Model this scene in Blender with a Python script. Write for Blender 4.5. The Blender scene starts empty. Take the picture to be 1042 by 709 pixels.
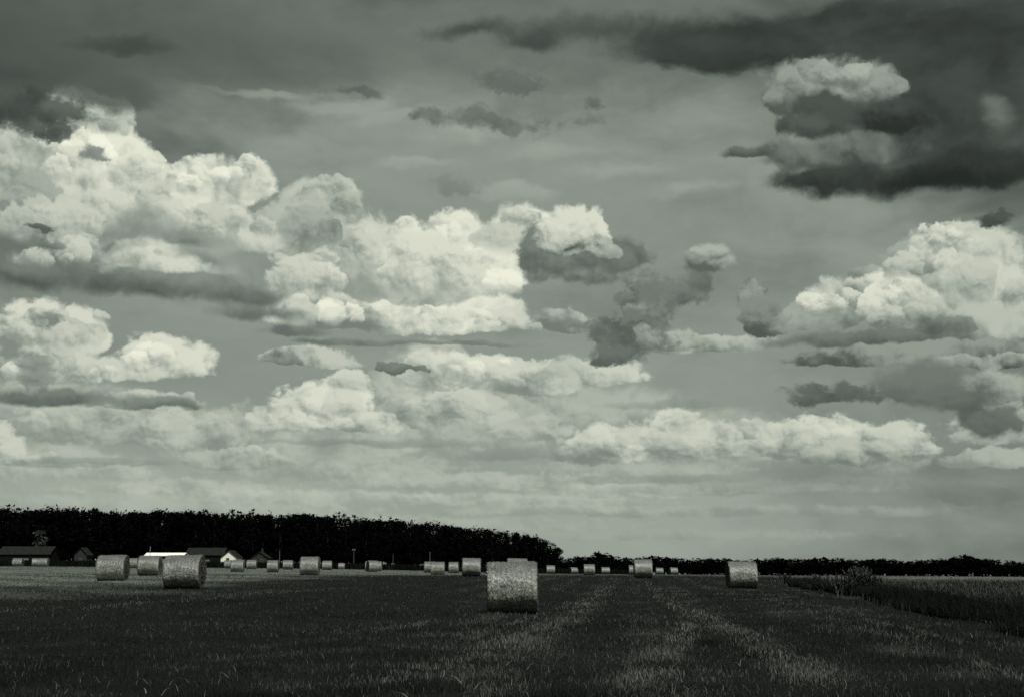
import bpy, bmesh, math, random
import numpy as np
from mathutils import Vector, Matrix, noise as mnoise

scene = bpy.context.scene
COL = scene.collection
R = math.radians
F = 1300.0                       # focal length in pixels of the 1042 px wide photograph
CX, CY = 521.0, 354.5
HC = 1.13                        # camera height above the near ground
HORIZON = 574.0
TILT = math.atan((HORIZON - CY) / F)

def ray(px, py):
    """direction in the world of a point of the photograph"""
    xr = (px - CX) / F; yr = (CY - py) / F
    return Vector((xr, math.cos(TILT) - yr * math.sin(TILT), math.sin(TILT) + yr * math.cos(TILT)))

def at(px, py, d):
    """the world point seen at (px, py) at distance d along the ground"""
    r = ray(px, py)
    return Vector((r.x * d / r.y, d, HC + r.z * d / r.y))

def lin(v):
    v /= 255.0
    return v / 12.92 if v <= 0.04045 else ((v + 0.055) / 1.055) ** 2.4

# ---------------------------------------------------------------- camera
cam_d = bpy.data.cameras.new('camera')
cam = bpy.data.objects.new('camera', cam_d); COL.objects.link(cam)
cam.location = (0, 0, HC)
cam.rotation_euler = (R(90) + TILT, 0, 0)
cam_d.sensor_width = 36.0
cam_d.lens = F / 1042.0 * 36.0
cam_d.clip_start = 0.1; cam_d.clip_end = 20000
scene.camera = cam

# ---------------------------------------------------------------- render settings
scene.render.engine = 'CYCLES'
scene.view_settings.view_transform = 'Standard'
scene.view_settings.look = 'None'
scene.view_settings.exposure = 0.0
scene.view_settings.gamma = 1.0
scene.view_settings.use_curve_mapping = False
scene.cycles.use_denoising = False
scene.cycles.max_bounces = 4
scene.cycles.diffuse_bounces = 2
scene.cycles.glossy_bounces = 2
scene.cycles.use_adaptive_sampling = True
scene.cycles.adaptive_threshold = 0.02
scene.cycles.adaptive_min_samples = 16
scene.cycles.pixel_filter_type = 'BLACKMAN_HARRIS'
scene.cycles.filter_width = 1.6

# ---------------------------------------------------------------- sun
SUN_EL, SUN_AZ = R(61), R(25)    # behind the camera and to its right
sun_dir = Vector((math.sin(SUN_AZ) * math.cos(SUN_EL), -math.cos(SUN_AZ) * math.cos(SUN_EL), math.sin(SUN_EL)))
sd = bpy.data.lights.new('sun', 'SUN'); sd.energy = 4.8; sd.angle = R(0.5); sd.color = (1.0, 0.98, 0.92)
sun = bpy.data.objects.new('sun', sd); COL.objects.link(sun)
sun.location = sun_dir * 60
sun.rotation_euler = sun_dir.to_track_quat('Z', 'Y').to_euler()
# ---------------------------------------------------------------- sky: Nishita sky with procedural cumulus
world = bpy.data.worlds.new('World'); scene.world = world; world.use_nodes = True
NT = world.node_tree; NT.nodes.clear()
world.cycles.sampling_method = 'MANUAL'; world.cycles.sample_map_resolution = 256

def lk(s, inp):
    if isinstance(s, bpy.types.NodeSocket): NT.links.new(s, inp)
    else: inp.default_value = s
def M(op, a, b=None, c=None, clamp=False):
    n = NT.nodes.new('ShaderNodeMath'); n.operation = op; n.use_clamp = clamp
    for i, v in enumerate((a, b, c)):
        if v is not None: lk(v, n.inputs[i])
    return n.outputs[0]
def V(op, a, b=None, c=None, out=0):
    n = NT.nodes.new('ShaderNodeVectorMath'); n.operation = op
    for i, v in enumerate((a, b, c)):
        if v is not None: lk(v, n.inputs[i])
    return n.outputs[out]
def length(a):
    n = NT.nodes.new('ShaderNodeVectorMath'); n.operation = 'LENGTH'; lk(a, n.inputs[0]); return n.outputs['Value']
def comb(x, y, z=0.0):
    n = NT.nodes.new('ShaderNodeCombineXYZ')
    for i, v in enumerate((x, y, z)): lk(v, n.inputs[i])
    return n.outputs[0]
def sep(v):
    n = NT.nodes.new('ShaderNodeSeparateXYZ'); lk(v, n.inputs[0]); return n.outputs
def smooth(v, lo, hi, a=0.0, b=1.0):
    n = NT.nodes.new('ShaderNodeMapRange'); n.interpolation_type = 'SMOOTHSTEP'
    for i, x in enumerate((v, lo, hi, a, b)): lk(x, n.inputs[i])
    return n.outputs[0]
def mixf(f, a, b):
    n = NT.nodes.new('ShaderNodeMix'); n.data_type = 'FLOAT'
    lk(f, n.inputs[0]); lk(a, n.inputs[2]); lk(b, n.inputs[3]); return n.outputs[0]
def noise(vec, scale, detail=4.0, rough=0.5, dist=0.0, color=False):
    n = NT.nodes.new('ShaderNodeTexNoise'); n.noise_dimensions = '3D'; n.normalize = True
    lk(vec, n.inputs['Vector']); n.inputs['Scale'].default_value = scale
    n.inputs['Detail'].default_value = detail; n.inputs['Roughness'].default_value = rough
    n.inputs['Distortion'].default_value = dist
    return n.outputs['Color'] if color else n.outputs['Fac']
def voro(vec, scale, detail=3.0, rough=0.5):
    n = NT.nodes.new('ShaderNodeTexVoronoi'); n.voronoi_dimensions = '2D'; n.feature = 'F1'; n.normalize = True
    lk(vec, n.inputs['Vector']); n.inputs['Scale'].default_value = scale
    n.inputs['Detail'].default_value = detail; n.inputs['Roughness'].default_value = rough
    return n.outputs['Distance']

tc = NT.nodes.new('ShaderNodeTexCoord')
D = sep(V('NORMALIZE', tc.outputs['Generated']))
az = M('MULTIPLY', M('ARCTAN2', D[0], D[1]), F)           # bearing and elevation of the looked-at direction,
el = M('MULTIPLY', M('ARCSINE', D[2]), F)                 # in units of 1/1300 radian
P0 = comb(az, el)

def sky_at(px, py):
    r = ray(px, py).normalized()
    return math.atan2(r.x, r.y) * F, math.asin(r.z) * F

class Layer:
    """noise shared by all the clouds of one size"""
    def __init__(s, cell, seed, warp, flat=1.0, relief=1.0):
        s.reach = warp
        p = V('ADD', V('MULTIPLY', P0, (1.0, flat, 0.0)), (seed * 371.3, seed * 113.7, seed * 17.0))
        w = V('SUBTRACT', noise(p, 0.55 / cell, 7.0, 0.6, color=True), (0.5, 0.5, 0.5))
        s.P = V('ADD', P0, V('MULTIPLY', w, (warp * 2, warp * 1.7, 0.0)))
        pw = V('ADD', p, V('MULTIPLY', w, (cell * 0.95, cell * 0.85, 0.0)))
        def H(off, size, detail):
            q = V('ADD', pw, off) if off else pw
            d = voro(q, 1.0 / (cell * size), detail, 0.5)
            return M('SUBTRACT', 1.0, M('MULTIPLY', M('MULTIPLY', d, d), 2.2))
        hb = H(None, 1.7, 0.0); hb2 = H((0.36 * cell, 0.62 * cell, 0.0), 1.7, 0.0)
        hs = H(None, 0.62, 3.0); hs2 = H((0.10 * cell, 0.19 * cell, 0.0), 0.62, 3.0)
        s.h = M('MULTIPLY_ADD', hb, 0.5, M('MULTIPLY', hs, 0.5))
        rb = M('MULTIPLY', M('SUBTRACT', hb, hb2), 0.62 * relief)
        rs = M('MULTIPLY', M('SUBTRACT', hs, hs2), 0.50 * relief)
        s.relief = M('ADD', M('ADD', rb, rs), M('MULTIPLY', M('SUBTRACT', s.h, 0.55), 0.40 * relief))
        s.fine = M('SUBTRACT', noise(pw, 2.0 / cell, 6.0, 0.58), 0.5)
        rf = M('SUBTRACT', s.fine, M('SUBTRACT', noise(V('ADD', pw, (0.06 * cell, 0.13 * cell, 0.0)), 2.0 / cell, 6.0, 0.58), 0.5))
        s.relief = M('MULTIPLY_ADD', rf, 0.8 * relief, s.relief)
        s.soft = M('SUBTRACT', noise(V('ADD', p, (77.7, 31.0, 5.0)), 0.5 / cell, 4.0, 0.55), 0.5)

def make_heap_group():
    """one heap of cloud laid over what is behind it, as a node group"""
    global NT
    gt = bpy.data.node_groups.new('cloud_heap', 'ShaderNodeTree')
    io = gt.interface
    for nm, ty in (('under', 'NodeSocketFloat'), ('P', 'NodeSocketVector'), ('h', 'NodeSocketFloat'), ('fine', 'NodeSocketFloat'),
                   ('relief', 'NodeSocketFloat'), ('soft', 'NodeSocketFloat'), ('centre', 'NodeSocketVector'), ('inverse_radius', 'NodeSocketVector'),
                   ('flatness', 'NodeSocketVector'), ('amp', 'NodeSocketFloat'), ('edge', 'NodeSocketFloat'), ('opacity', 'NodeSocketFloat'), ('ragged', 'NodeSocketFloat'), ('fade', 'NodeSocketFloat'),
                   ('grad', 'NodeSocketFloat'), ('mottle', 'NodeSocketFloat'), ('base', 'NodeSocketFloat'), ('top', 'NodeSocketFloat')):
        io.new_socket(nm, in_out='INPUT', socket_type=ty)
    io.new_socket('over', in_out='OUTPUT', socket_type='NodeSocketFloat')
    keep = NT; NT = gt
    gi = gt.nodes.new('NodeGroupInput').outputs; go = gt.nodes.new('NodeGroupOutput')
    q = V('MULTIPLY', V('SUBTRACT', V('MULTIPLY_ADD', gi['under'], (1e-5, 1e-5, 0), gi['P']), gi['centre']), gi['inverse_radius'])
    qy = V('DOT_PRODUCT', q, (0, 1, 0), out='Value')
    d = length(V('MAXIMUM', q, V('MULTIPLY', q, gi['flatness'])))
    f = M('MULTIPLY_ADD', M('SUBTRACT', gi['h'], 0.55), gi['amp'], M('SUBTRACT', 1.0, d))
    f = M('MULTIPLY_ADD', gi['fine'], gi['ragged'], f)
    # some rims are crisp, others fade out
    al = smooth(f, 0.0, M('MULTIPLY', gi['edge'], M('MULTIPLY_ADD', gi['soft'], 2.2, 1.0)), 0.0, gi['opacity'])
    # a billow has a crisp crown and melts into the heap below it
    al = M('MULTIPLY', al, smooth(qy, M('MULTIPLY_ADD', gi['fade'], 8.6, -9.5), M('MULTIPLY_ADD', gi['fade'], 9.3, -9.0)))
    s = M('MULTIPLY_ADD', V('DOT_PRODUCT', q, (0.22, 1.0, 0.0), out='Value'), gi['grad'], 0.52)
    s = M('ADD', gi['relief'], s)
    s = M('MULTIPLY_ADD', gi['soft'], gi['mottle'], s)
    s = M('MULTIPLY_ADD', gi['fine'], 0.18, s)
    col = smooth(s, 0.03, 1.08, gi['base'], gi['top'])
    lk(mixf(al, gi['under'], col), go.inputs['over'])
    NT = keep
    return gt
HEAP = make_heap_group()

HEAPS = []
def lay(L, cx, cy, rx, ry, top, base, k=2.4, amp=0.6, edge=0.20, op=1.0, grad=0.46, mot=2.1, rag=0.78, fade=0.0):
    """note down one heap of cloud: centre and radii in units of 1/1300 radian, sunlit and shaded tones; k flattens its base"""
    a, e = sky_at(cx, cy)
    a1, _ = sky_at(cx + rx, cy); a0, _ = sky_at(cx - rx, cy); rxx = (a1 - a0) / 2
    HEAPS.append((L, a, e, rxx, ry, (('centre', (a, e, 0)), ('inverse_radius', (1 / rxx, 1 / ry, 0)), ('flatness', (1, -k, 0)), ('amp', amp),
                  ('edge', edge), ('opacity', op), ('grad', grad), ('mottle', mot), ('base', lin(base)), ('top', lin(top)), ('ragged', rag), ('fade', fade)), amp, rag))

PR = random.Random(42)
def billows(lobes, top, base, per=4, rmin=0.26, rmax=0.50, L=None, **kw):
    """round billows heaped over the lobes of a cumulus, the nearer ones lower down"""
    ps = []
    for l in lobes:
        cx, cy, rx, ry = l[:4]; m = min(rx, ry * 1.15)
        for _ in range(max(2, int(round(per * (rx / ry) ** 0.6)))):
            a = PR.uniform(0.0, math.pi); q = PR.uniform(0.15, 0.92) ** 0.6
            r = m * rmin * (rmax / rmin) ** PR.random() * (1.15 - 0.40 * q)
            t = l[4] if len(l) > 4 else top
            ps.append((cx + math.cos(a) * rx * q * 0.9, cy - math.sin(a) * ry * q * 0.85 + 0.04 * ry, r * PR.uniform(1.0, 1.35), r, t + PR.uniform(-7, 7) + 30 * mnoise.noise(Vector((cx / 75 + math.cos(a) * rx * q / 75, (cy - math.sin(a) * ry * q) / 60, 3.3))) - 14 * max(0, 0.45 - math.sin(a) * q)))
    for p in sorted(ps, key=lambda p: p[1]):
        lay(L or PUF, *p[:4], p[4], base + (p[4] - top) * 0.6 + PR.uniform(-8, 10), **{**dict(k=1.0, amp=0.5, edge=0.2, grad=0.48, mot=1.1, rag=0.75, fade=1.0, op=0.85), **kw})

def cloud(under, heap):
    L = heap[0]
    n = NT.nodes.new('ShaderNodeGroup'); n.node_tree = HEAP
    for nm, v in (('under', under), ('P', L.P), ('h', L.h), ('fine', L.fine), ('relief', L.relief), ('soft', L.soft)) + heap[5]:
        lk(v, n.inputs[nm])
    return n.outputs[0]

sky = NT.nodes.new('ShaderNodeTexSky'); sky.sky_type = 'NISHITA'; sky.sun_disc = False
sky.sun_elevation = SUN_EL; sky.sun_rotation = math.pi - SUN_AZ
sky.air_density = 1.0; sky.dust_density = 1.6; sky.ozone_density = 1.0
sc_ = NT.nodes.new('ShaderNodeSeparateColor'); NT.links.new(sky.outputs[0], sc_.inputs[0])
STR = 0.1; SKY_POW, SKY_MUL = 1.0, 0.45
# black and white film behind a red filter: only the red light of the blue sky counts
g = M('MULTIPLY', M('POWER', M('MULTIPLY', sc_.outputs[0], STR), SKY_POW), SKY_MUL)

BIG = Layer(58, 1.0, 26)
MID = Layer(36, 2.0, 15, 1.1)
SML = Layer(26, 3.0, 9, 1.25, 0.75)
SMO = Layer(130, 5.0, 46, 2.0, 0.5)
RAG = Layer(22, 7.0, 20, 1.2, 0.6)
PUF = Layer(22, 9.0, 11, 1.05, 0.85)

# thin high veils
pv = V('MULTIPLY', P0, (1.0, 2.6, 0.0))
veil = M('SUBTRACT', noise(V('ADD', pv, (200.0, 55.0, 3.0)), 0.0036, 6.0, 0.55, 0.6), 0.5)
g = M('MULTIPLY', g, M('MULTIPLY_ADD', veil, 0.55, 1.0))
# haze and flat far banks above the horizon
streak = M('SUBTRACT', noise(V('MULTIPLY', V('ADD', P0, (500.0, 0.0, 8.0)), (1.0, 5.0, 0.0)), 0.010, 6.0, 0.55), 0.5)
band = M('MULTIPLY', smooth(el, 10.0, 60.0), smooth(el, 150.0, 90.0))
g = M('MULTIPLY', g, M('MULTIPLY_ADD', M('MULTIPLY', streak, band), 0.75, 1.0))

# broad pale veil over the middle of the sky, darker towards the top
for c in [(520, 560, 900, 220, 150, 142), (150, 520, 520, 140, 178, 164), (600, 520, 420, 90, 172, 160), (560, 410, 800, 120, 164, 152), (520, 60, 900, 160, 126, 108), (560, 210, 720, 150, 158, 144), (250, 330, 560, 130, 156, 142), (800, 330, 560, 120, 156, 142)]:
    lay(SMO, *c, k=1.0, amp=0.25, edge=0.9, op=0.92, rag=0.3, mot=0.8)
for c in [(270, 95, 70, 7), (340, 110, 70, 8), (410, 126, 70, 9), (480, 143, 70, 9), (550, 160, 75, 10), (620, 178, 75, 10), (700, 198, 80, 11), (420, 168, 60, 7), (520, 195, 60, 8)]:
    lay(SMO, *c, 182, 164, k=1.0, amp=0.5, edge=1.3, op=0.55, rag=0.8)
lay(SMO, 190, 40, 300, 50, 96, 84, k=1.0, amp=0.3, edge=1.2, op=0.7, rag=0.4)

for c in [
    (150, 520, 260, 16, 182, 160), (420, 535, 240, 12, 178, 160), (300, 508, 200, 12, 192, 162), (520, 510, 160, 9, 190, 158), (680, 545, 220, 8, 166, 148), (640, 480, 120, 12, 186, 152), (500, 492, 170, 13, 192, 154), (190, 500, 140, 13, 192, 158), (60, 478, 110, 26, 196, 156), (330, 478, 150, 22, 190, 150),
    (700, 522, 130, 10, 172, 144), (880, 522, 90, 9, 166, 138), (560, 520, 110, 9, 184, 152), (640, 500, 100, 12, 192, 155),
    (760, 498, 160, 10, 165, 140), (990, 505, 60, 14, 128, 116)]:
    lay(SML, *c, amp=0.5, edge=0.5, op=0.7, k=2.0)
# middle distance heaps
FAR_HEAPS = [
    (85, 440, 80, 28, 188, 142), (190, 446, 55, 28, 192, 140), (150, 412, 60, 14, 198, 146), (240, 470, 60, 16, 184, 140), (60, 470, 60, 14, 180, 142),
    (352, 398, 26, 22, 220, 154), (325, 418, 52, 30, 222, 138), (285, 432, 42, 16, 214, 138), (378, 434, 40, 15, 212, 134),
    (432, 388, 26, 28, 212, 150), (458, 388, 32, 28, 216, 148), (495, 380, 44, 18, 220, 156), (600, 384, 56, 20, 208, 138), (545, 392, 50, 24, 206, 134), (440, 425, 38, 28, 202, 136), (490, 420, 48, 26, 196, 132), (545, 440, 40, 20, 190, 132),
    (615, 462, 46, 26, 208, 132), (690, 440, 34, 24, 212, 140), (660, 458, 52, 26, 202, 130), (725, 456, 38, 28, 206, 128), (770, 442, 26, 14, 196, 136),
    (800, 456, 36, 26, 204, 128), (850, 446, 44, 26, 212, 134), (908, 458, 46, 30, 206, 130), (870, 466, 60, 18, 192, 124)]
for c in [(60, 430, 110, 46, 190, 156), (190, 455, 120, 44, 186, 152), (330, 448, 120, 44, 186, 150), (440, 400, 60, 50, 196, 152), (500, 440, 130, 46, 188, 150), (620, 430, 90, 40, 184, 150), (720, 455, 130, 38, 184, 146), (880, 462, 80, 34, 176, 138)]:
    lay(MID, *c, k=1.8, edge=0.45, op=0.8, fade=0.96)
for c in FAR_HEAPS:
    lay(SML, *c, k=2.3, edge=0.26, op=0.94, fade=0.965, grad=0.6)
billows(FAR_HEAPS, 204, 142, 2.6, 0.3, 0.75, L=SML, op=0.7, edge=0.26)
for c in [(530, 462, 80, 9), (660, 488, 110, 6), (860, 490, 100, 6), (430, 452, 90, 7), (330, 450, 90, 5), (100, 470, 100, 5), (690, 412, 80, 7)]:
    lay(SML, *c, 150, 134, k=1.4, amp=0.5, edge=0.7, op=0.6)
# more of the same beyond what the photograph takes in
for c in FAR_HEAPS:
    for sh in (-930, 960): lay(SML, c[0] + sh, *c[1:], k=2.3, edge=0.26, op=0.94, fade=0.965, grad=0.6)
# left low pair and its flat shadow
LOW_PAIR = [
    (45, 350, 50, 44, 216, 138), (85, 345, 34, 34, 214, 138), (60, 378, 60, 24, 206, 122), (165, 372, 52, 28, 218, 128), (130, 380, 40, 18, 206, 130)]
for c in LOW_PAIR:
    lay(MID, *c, k=2.5, edge=0.26, fade=0.97)
billows(LOW_PAIR, 214, 144, 5)
lay(MID, 60, 406, 100, 13, 128, 100, amp=0.5, edge=0.6, k=1.6)
lay(MID, 150, 412, 60, 9, 140, 112, amp=0.5, edge=0.6, k=1.6)
lay(RAG, 44, 326, 20, 8, 132, 100, k=1.2, amp=1.2, rag=2.0, edge=0.9, op=0.85)
lay(RAG, 36, 376, 20, 22, 150, 118, k=1.2, amp=0.9, rag=1.3, op=0.75, edge=0.5)
# centre flat cloudlets
lay(MID, 320, 368, 55, 14, 196, 108, k=3)
lay(RAG, 405, 378, 24, 6, 130, 106, k=1.5, amp=0.9, rag=1.3)
lay(MID, 572, 332, 30, 18, 184, 124)
lay(MID, 725, 354, 62, 13, 186, 124)
lay(MID, 690, 350, 30, 14, 176, 116)
# big bright heap of the centre
MID_HEAP = [
    (390, 262, 62, 44, 214, 146), (470, 250, 62, 36, 222, 148), (530, 246, 40, 36, 224, 138), (535, 235, 26, 22, 230, 150),
    (345, 292, 66, 46, 230, 152), (420, 290, 80, 58, 220, 152), (485, 290, 52, 54, 234, 164), (320, 322, 48, 26, 230, 138),
    (395, 328, 90, 24, 224, 126), (480, 330, 64, 24, 230, 138), (515, 335, 34, 15, 212, 128)]
for c in MID_HEAP:
    lay(BIG, *c, k=2.6, edge=0.26, fade=0.97)
billows(MID_HEAP, 224, 156, 4, 0.2, 0.62)
lay(MID, 296, 338, 40, 8, 130, 102, amp=0.6, edge=0.9, k=1.5, op=0.85)
lay(MID, 370, 349, 80, 5, 128, 100, amp=0.5, edge=0.6, k=1.5, op=0.8)
lay(MID, 490, 350, 60, 4, 138, 114, amp=0.5, edge=0.6, k=1.5, op=0.7)
# its right-hand puff over a grey body
for c in [(600, 268, 58, 24, 150, 100), (630, 262, 34, 18, 132, 104), (555, 268, 30, 22, 140, 100)]:
    lay(MID, *c, k=1.3, amp=0.8, edge=0.4)
lay(MID, 572, 254, 48, 32, 132, 98, k=1.5, amp=0.6)
lay(MID, 582, 243, 38, 32, 218, 78, k=2.0, amp=0.45, grad=0.9, mot=1.0)
lay(MID, 616, 256, 13, 11, 190, 130, k=1.6, amp=0.5)
# grey ragged diagonal
for c in [(640, 345, 44, 24, 122, 94), (665, 310, 34, 28, 126, 98), (692, 298, 28, 18, 126, 100), (655, 330, 30, 22, 134, 98), (622, 362, 20, 10, 114, 94), (712, 282, 12, 16, 120, 100)]:
    lay(RAG, *c, k=1.2, amp=1.0, edge=0.5, rag=1.3)
lay(RAG, 648, 320, 16, 12, 166, 120, k=1.3, amp=0.9, rag=1.3, edge=0.8)
lay(RAG, 658, 345, 14, 12, 160, 116, k=1.3, amp=0.9, rag=1.3, edge=0.8)
lay(MID, 726, 264, 28, 18, 176, 100, k=1.4, amp=0.6, edge=0.4, grad=0.7)
lay(RAG, 766, 302, 19, 18, 160, 92, k=1.3, amp=0.8)
lay(RAG, 778, 322, 28, 18, 140, 88, k=1.3, amp=0.9)
# right-hand heap
RIGHT_HEAP = [
    (985, 265, 60, 36, 204, 130), (960, 290, 60, 50, 210, 138), (1010, 310, 60, 46, 208, 128), (930, 272, 36, 26, 168, 96), (885, 288, 26, 14, 170, 104),
    (1000, 340, 70, 26, 190, 112),
    (910, 312, 36, 32, 224, 118), (860, 318, 52, 30, 220, 100), (825, 332, 38, 24, 170, 86), (925, 330, 40, 24, 196, 100), (960, 338, 34, 14, 140, 94)]
for c in RIGHT_HEAP:
    lay(BIG, *c, k=2.4, edge=0.26, fade=0.97)
billows([l for l in RIGHT_HEAP if l[4] > 195], 208, 128, 4, 0.2, 0.6)
lay(BIG, 880, 350, 110, 9, 124, 94, amp=0.5, edge=0.5, k=1.2)
lay(MID, 930, 362, 130, 14, 154, 88, k=1.8)
lay(MID, 1010, 368, 60, 9, 170, 84, k=1.5)
lay(RAG, 845, 400, 46, 13, 110, 90, k=1.2, amp=0.9, rag=1.3, edge=0.5)
for c in [(940, 392, 50, 22, 116, 94), (975, 408, 40, 16, 112, 92), (1012, 392, 34, 18, 178, 104), (1010, 430, 40, 18, 98, 84)]:
    lay(MID, *c, k=1.2, amp=0.8, edge=0.5, op=0.85)
# great heap on the left
LEFT_HEAP = [
    (0, 205, 60, 70, 190, 128), (330, 218, 44, 36, 196, 116), (300, 240, 50, 36, 186, 112), (345, 205, 24, 24, 200, 128),
    (80, 135, 52, 40, 204, 118), (118, 132, 20, 30, 192, 120), (40, 175, 60, 50, 202, 124), (225, 195, 46, 38, 226, 150), (252, 188, 26, 28, 224, 146), (178, 208, 46, 36, 226, 148),
    (100, 195, 70, 56, 230, 154), (150, 240, 90, 46, 224, 142), (60, 240, 60, 44, 210, 126), (240, 240, 60, 34, 208, 124), (110, 265, 110, 28, 206, 118), (175, 275, 60, 17, 214, 124)]
for c in LEFT_HEAP:
    lay(BIG, *c, k=2.4, amp=0.65, edge=0.28, fade=0.97)
billows(LEFT_HEAP, 222, 146, 4, 0.2, 0.62)
for c in LEFT_HEAP:
    lay(BIG, c[0] - 470, *c[1:], k=2.4, amp=0.65, edge=0.28, fade=0.97)
    lay(BIG, c[0] + 1240, *c[1:], k=2.4, amp=0.65, edge=0.28, fade=0.97)
for c in [(150, 232, 46, 22, 172, 140), (215, 258, 40, 22, 152, 112), (190, 246, 30, 12, 150, 112), (240, 280, 30, 20, 150, 112)]:
    lay(BIG, *c, k=1.3, amp=0.8, edge=0.6, op=0.8)
lay(MID, 165, 270, 56, 12, 212, 146, k=1.8, amp=0.6, edge=0.5)
for c in [(40, 286, 110, 17, 98, 74), (150, 292, 110, 16, 104, 80), (250, 305, 60, 12, 118, 94), (262, 320, 60, 11, 126, 100)]:
    lay(MID, *c, amp=0.6, edge=1.0, k=1.3, mot=1.0, op=0.92)
lay(RAG, 46, 250, 22, 14, 134, 104, k=1.2, amp=1.2, rag=2.0, edge=0.9, op=0.85)
lay(RAG, 40, 232, 16, 5, 118, 96, k=1.2, amp=0.9, rag=1.3, edge=0.6)
lay(RAG, 98, 155, 20, 7, 130, 100, k=1.2, amp=1.2, rag=2.0, edge=0.9, op=0.85)
# dark rags across the top left
for c in [(60, 70, 90, 36, 94, 78), (20, 55, 90, 40, 88, 70), (110, 100, 50, 22, 94, 80), (120, 45, 60, 10, 76, 66)]:
    lay(SMO, *c, k=1.2, amp=0.8, edge=0.8, op=0.85, rag=1.0)
for c in [(50, 112, 50, 20, 84, 66), (28, 125, 40, 18, 78, 62), (56, 135, 22, 9, 100, 78)]:
    lay(RAG, *c, k=1.2, amp=0.9, edge=0.7, op=0.9, rag=1.3)
# thin rags in the upper centre
for c in [(490, 122, 62, 10, 104, 88), (530, 132, 40, 10, 104, 88), (440, 120, 22, 7, 108, 92), (360, 93, 30, 6, 92, 80), (520, 82, 40, 16, 106, 92),
          (605, 106, 12, 7, 98, 84), (600, 125, 18, 6, 118, 104), (460, 190, 30, 12, 132, 122)]:
    lay(RAG, *c, k=1.1, amp=1.2, edge=1.0, op=0.62, rag=2.0)
for c in [(480, 32, 60, 12, 78, 66), (545, 45, 40, 14, 70, 60), (600, 30, 90, 18, 84, 66), (690, 40, 90, 26, 72, 58)]:
    lay(BIG, *c, k=1.2, amp=0.8, edge=1.0, op=0.85, rag=1.0)
# heavy dark cloud of the upper right
for c in [(800, 35, 200, 36, 74, 54), (960, 60, 160, 60, 84, 54), (720, 50, 80, 26, 74, 56)]:
    lay(SMO, *c, k=1.2, amp=0.6, edge=0.7, rag=0.9)
lay(SMO, 980, 130, 130, 62, 78, 48, k=1.2, amp=0.5, edge=0.6)
lay(BIG, 960, 105, 60, 34, 76, 54, k=1.2, amp=0.6, edge=0.9, op=0.7)
for c in [(830, 92, 50, 34, 156, 100), (880, 92, 36, 28, 158, 96), (800, 104, 24, 24, 126, 90)]:
    lay(MID, *c, k=1.6, amp=0.7, edge=0.35)
billows([(830, 88, 50, 30, 158), (880, 90, 36, 26, 160), (800, 104, 24, 20, 140)], 156, 98, 5)
for c in [(850, 122, 50, 24, 82, 56), (838, 106, 30, 14, 84, 62), (900, 125, 40, 20, 76, 50), (815, 130, 26, 14, 92, 66)]:
    lay(MID, *c, k=1.3, amp=0.9, edge=0.5, rag=1.0)
for c in [(800, 152, 40, 14, 146, 84), (850, 158, 90, 20, 124, 66), (760, 158, 34, 9, 114, 80)]:
    lay(BIG, *c, k=1.6, amp=0.6, edge=0.5)
for c in [(940, 180, 150, 20, 64, 42), (860, 178, 90, 14, 70, 50), (1000, 168, 90, 30, 60, 44)]:
    lay(BIG, *c, k=1.2, amp=0.5, edge=0.6, mot=1.0)
lay(SMO, 1016, 125, 22, 34, 138, 84, k=1.0, amp=0.5, edge=0.9, op=0.7)
lay(RAG, 1010, 226, 24, 9, 86, 68, k=1.2, amp=0.8, edge=0.5, rag=1.3)
def sky_shader(g):
    """toned print: cool green-grey shadows, warm paper highlights"""
    tw = smooth(g, 0.02, 0.85)
    cr = M('MULTIPLY', g, mixf(tw, 0.84, 0.985)); cb = M('MULTIPLY', g, mixf(tw, 0.87, 0.83))
    cc = NT.nodes.new('ShaderNodeCombineColor'); lk(cr, cc.inputs[0]); lk(g, cc.inputs[1]); lk(cb, cc.inputs[2])
    sclv = V('SCALE', cc.outputs[0]); sclv.node.inputs['Scale'].default_value = 1.0 / STR
    bg = NT.nodes.new('ShaderNodeBackground'); bg.inputs['Strength'].default_value = STR
    lk(sclv, bg.inputs['Color'])
    return bg.outputs[0]

LK = ('P', 'h', 'fine', 'relief', 'soft')
class Ports: pass
def leaf(hs):
    """the clouds of one tile as a node group of its own"""
    global NT
    gt = bpy.data.node_groups.new('sky_tile', 'ShaderNodeTree')
    ls = []
    for h in hs:
        if h[0] not in ls: ls.append(h[0])
    gt.interface.new_socket('clear', in_out='INPUT', socket_type='NodeSocketFloat')
    for i, L in enumerate(ls):
        for k in LK: gt.interface.new_socket('%s_%d' % (k, i), in_out='INPUT', socket_type='NodeSocketVector' if k == 'P' else 'NodeSocketFloat')
    gt.interface.new_socket('sky', in_out='OUTPUT', socket_type='NodeSocketShader')
    keep = NT; NT = gt
    gi = gt.nodes.new('NodeGroupInput').outputs; go = gt.nodes.new('NodeGroupOutput')
    v = gi['clear']
    for h in hs:
        p = Ports(); i = ls.index(h[0])
        for k in LK: setattr(p, k, gi['%s_%d' % (k, i)])
        v = cloud(v, (p,) + tuple(h[1:]))
    NT.links.new(sky_shader(v), go.inputs['sky'])
    NT = keep
    n = NT.nodes.new('ShaderNodeGroup'); n.node_tree = gt
    lk(g, n.inputs['clear'])
    for i, L in enumerate(ls):
        for k in LK: lk(getattr(L, k), n.inputs['%s_%d' % (k, i)])
    return n.outputs[0]

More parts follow.
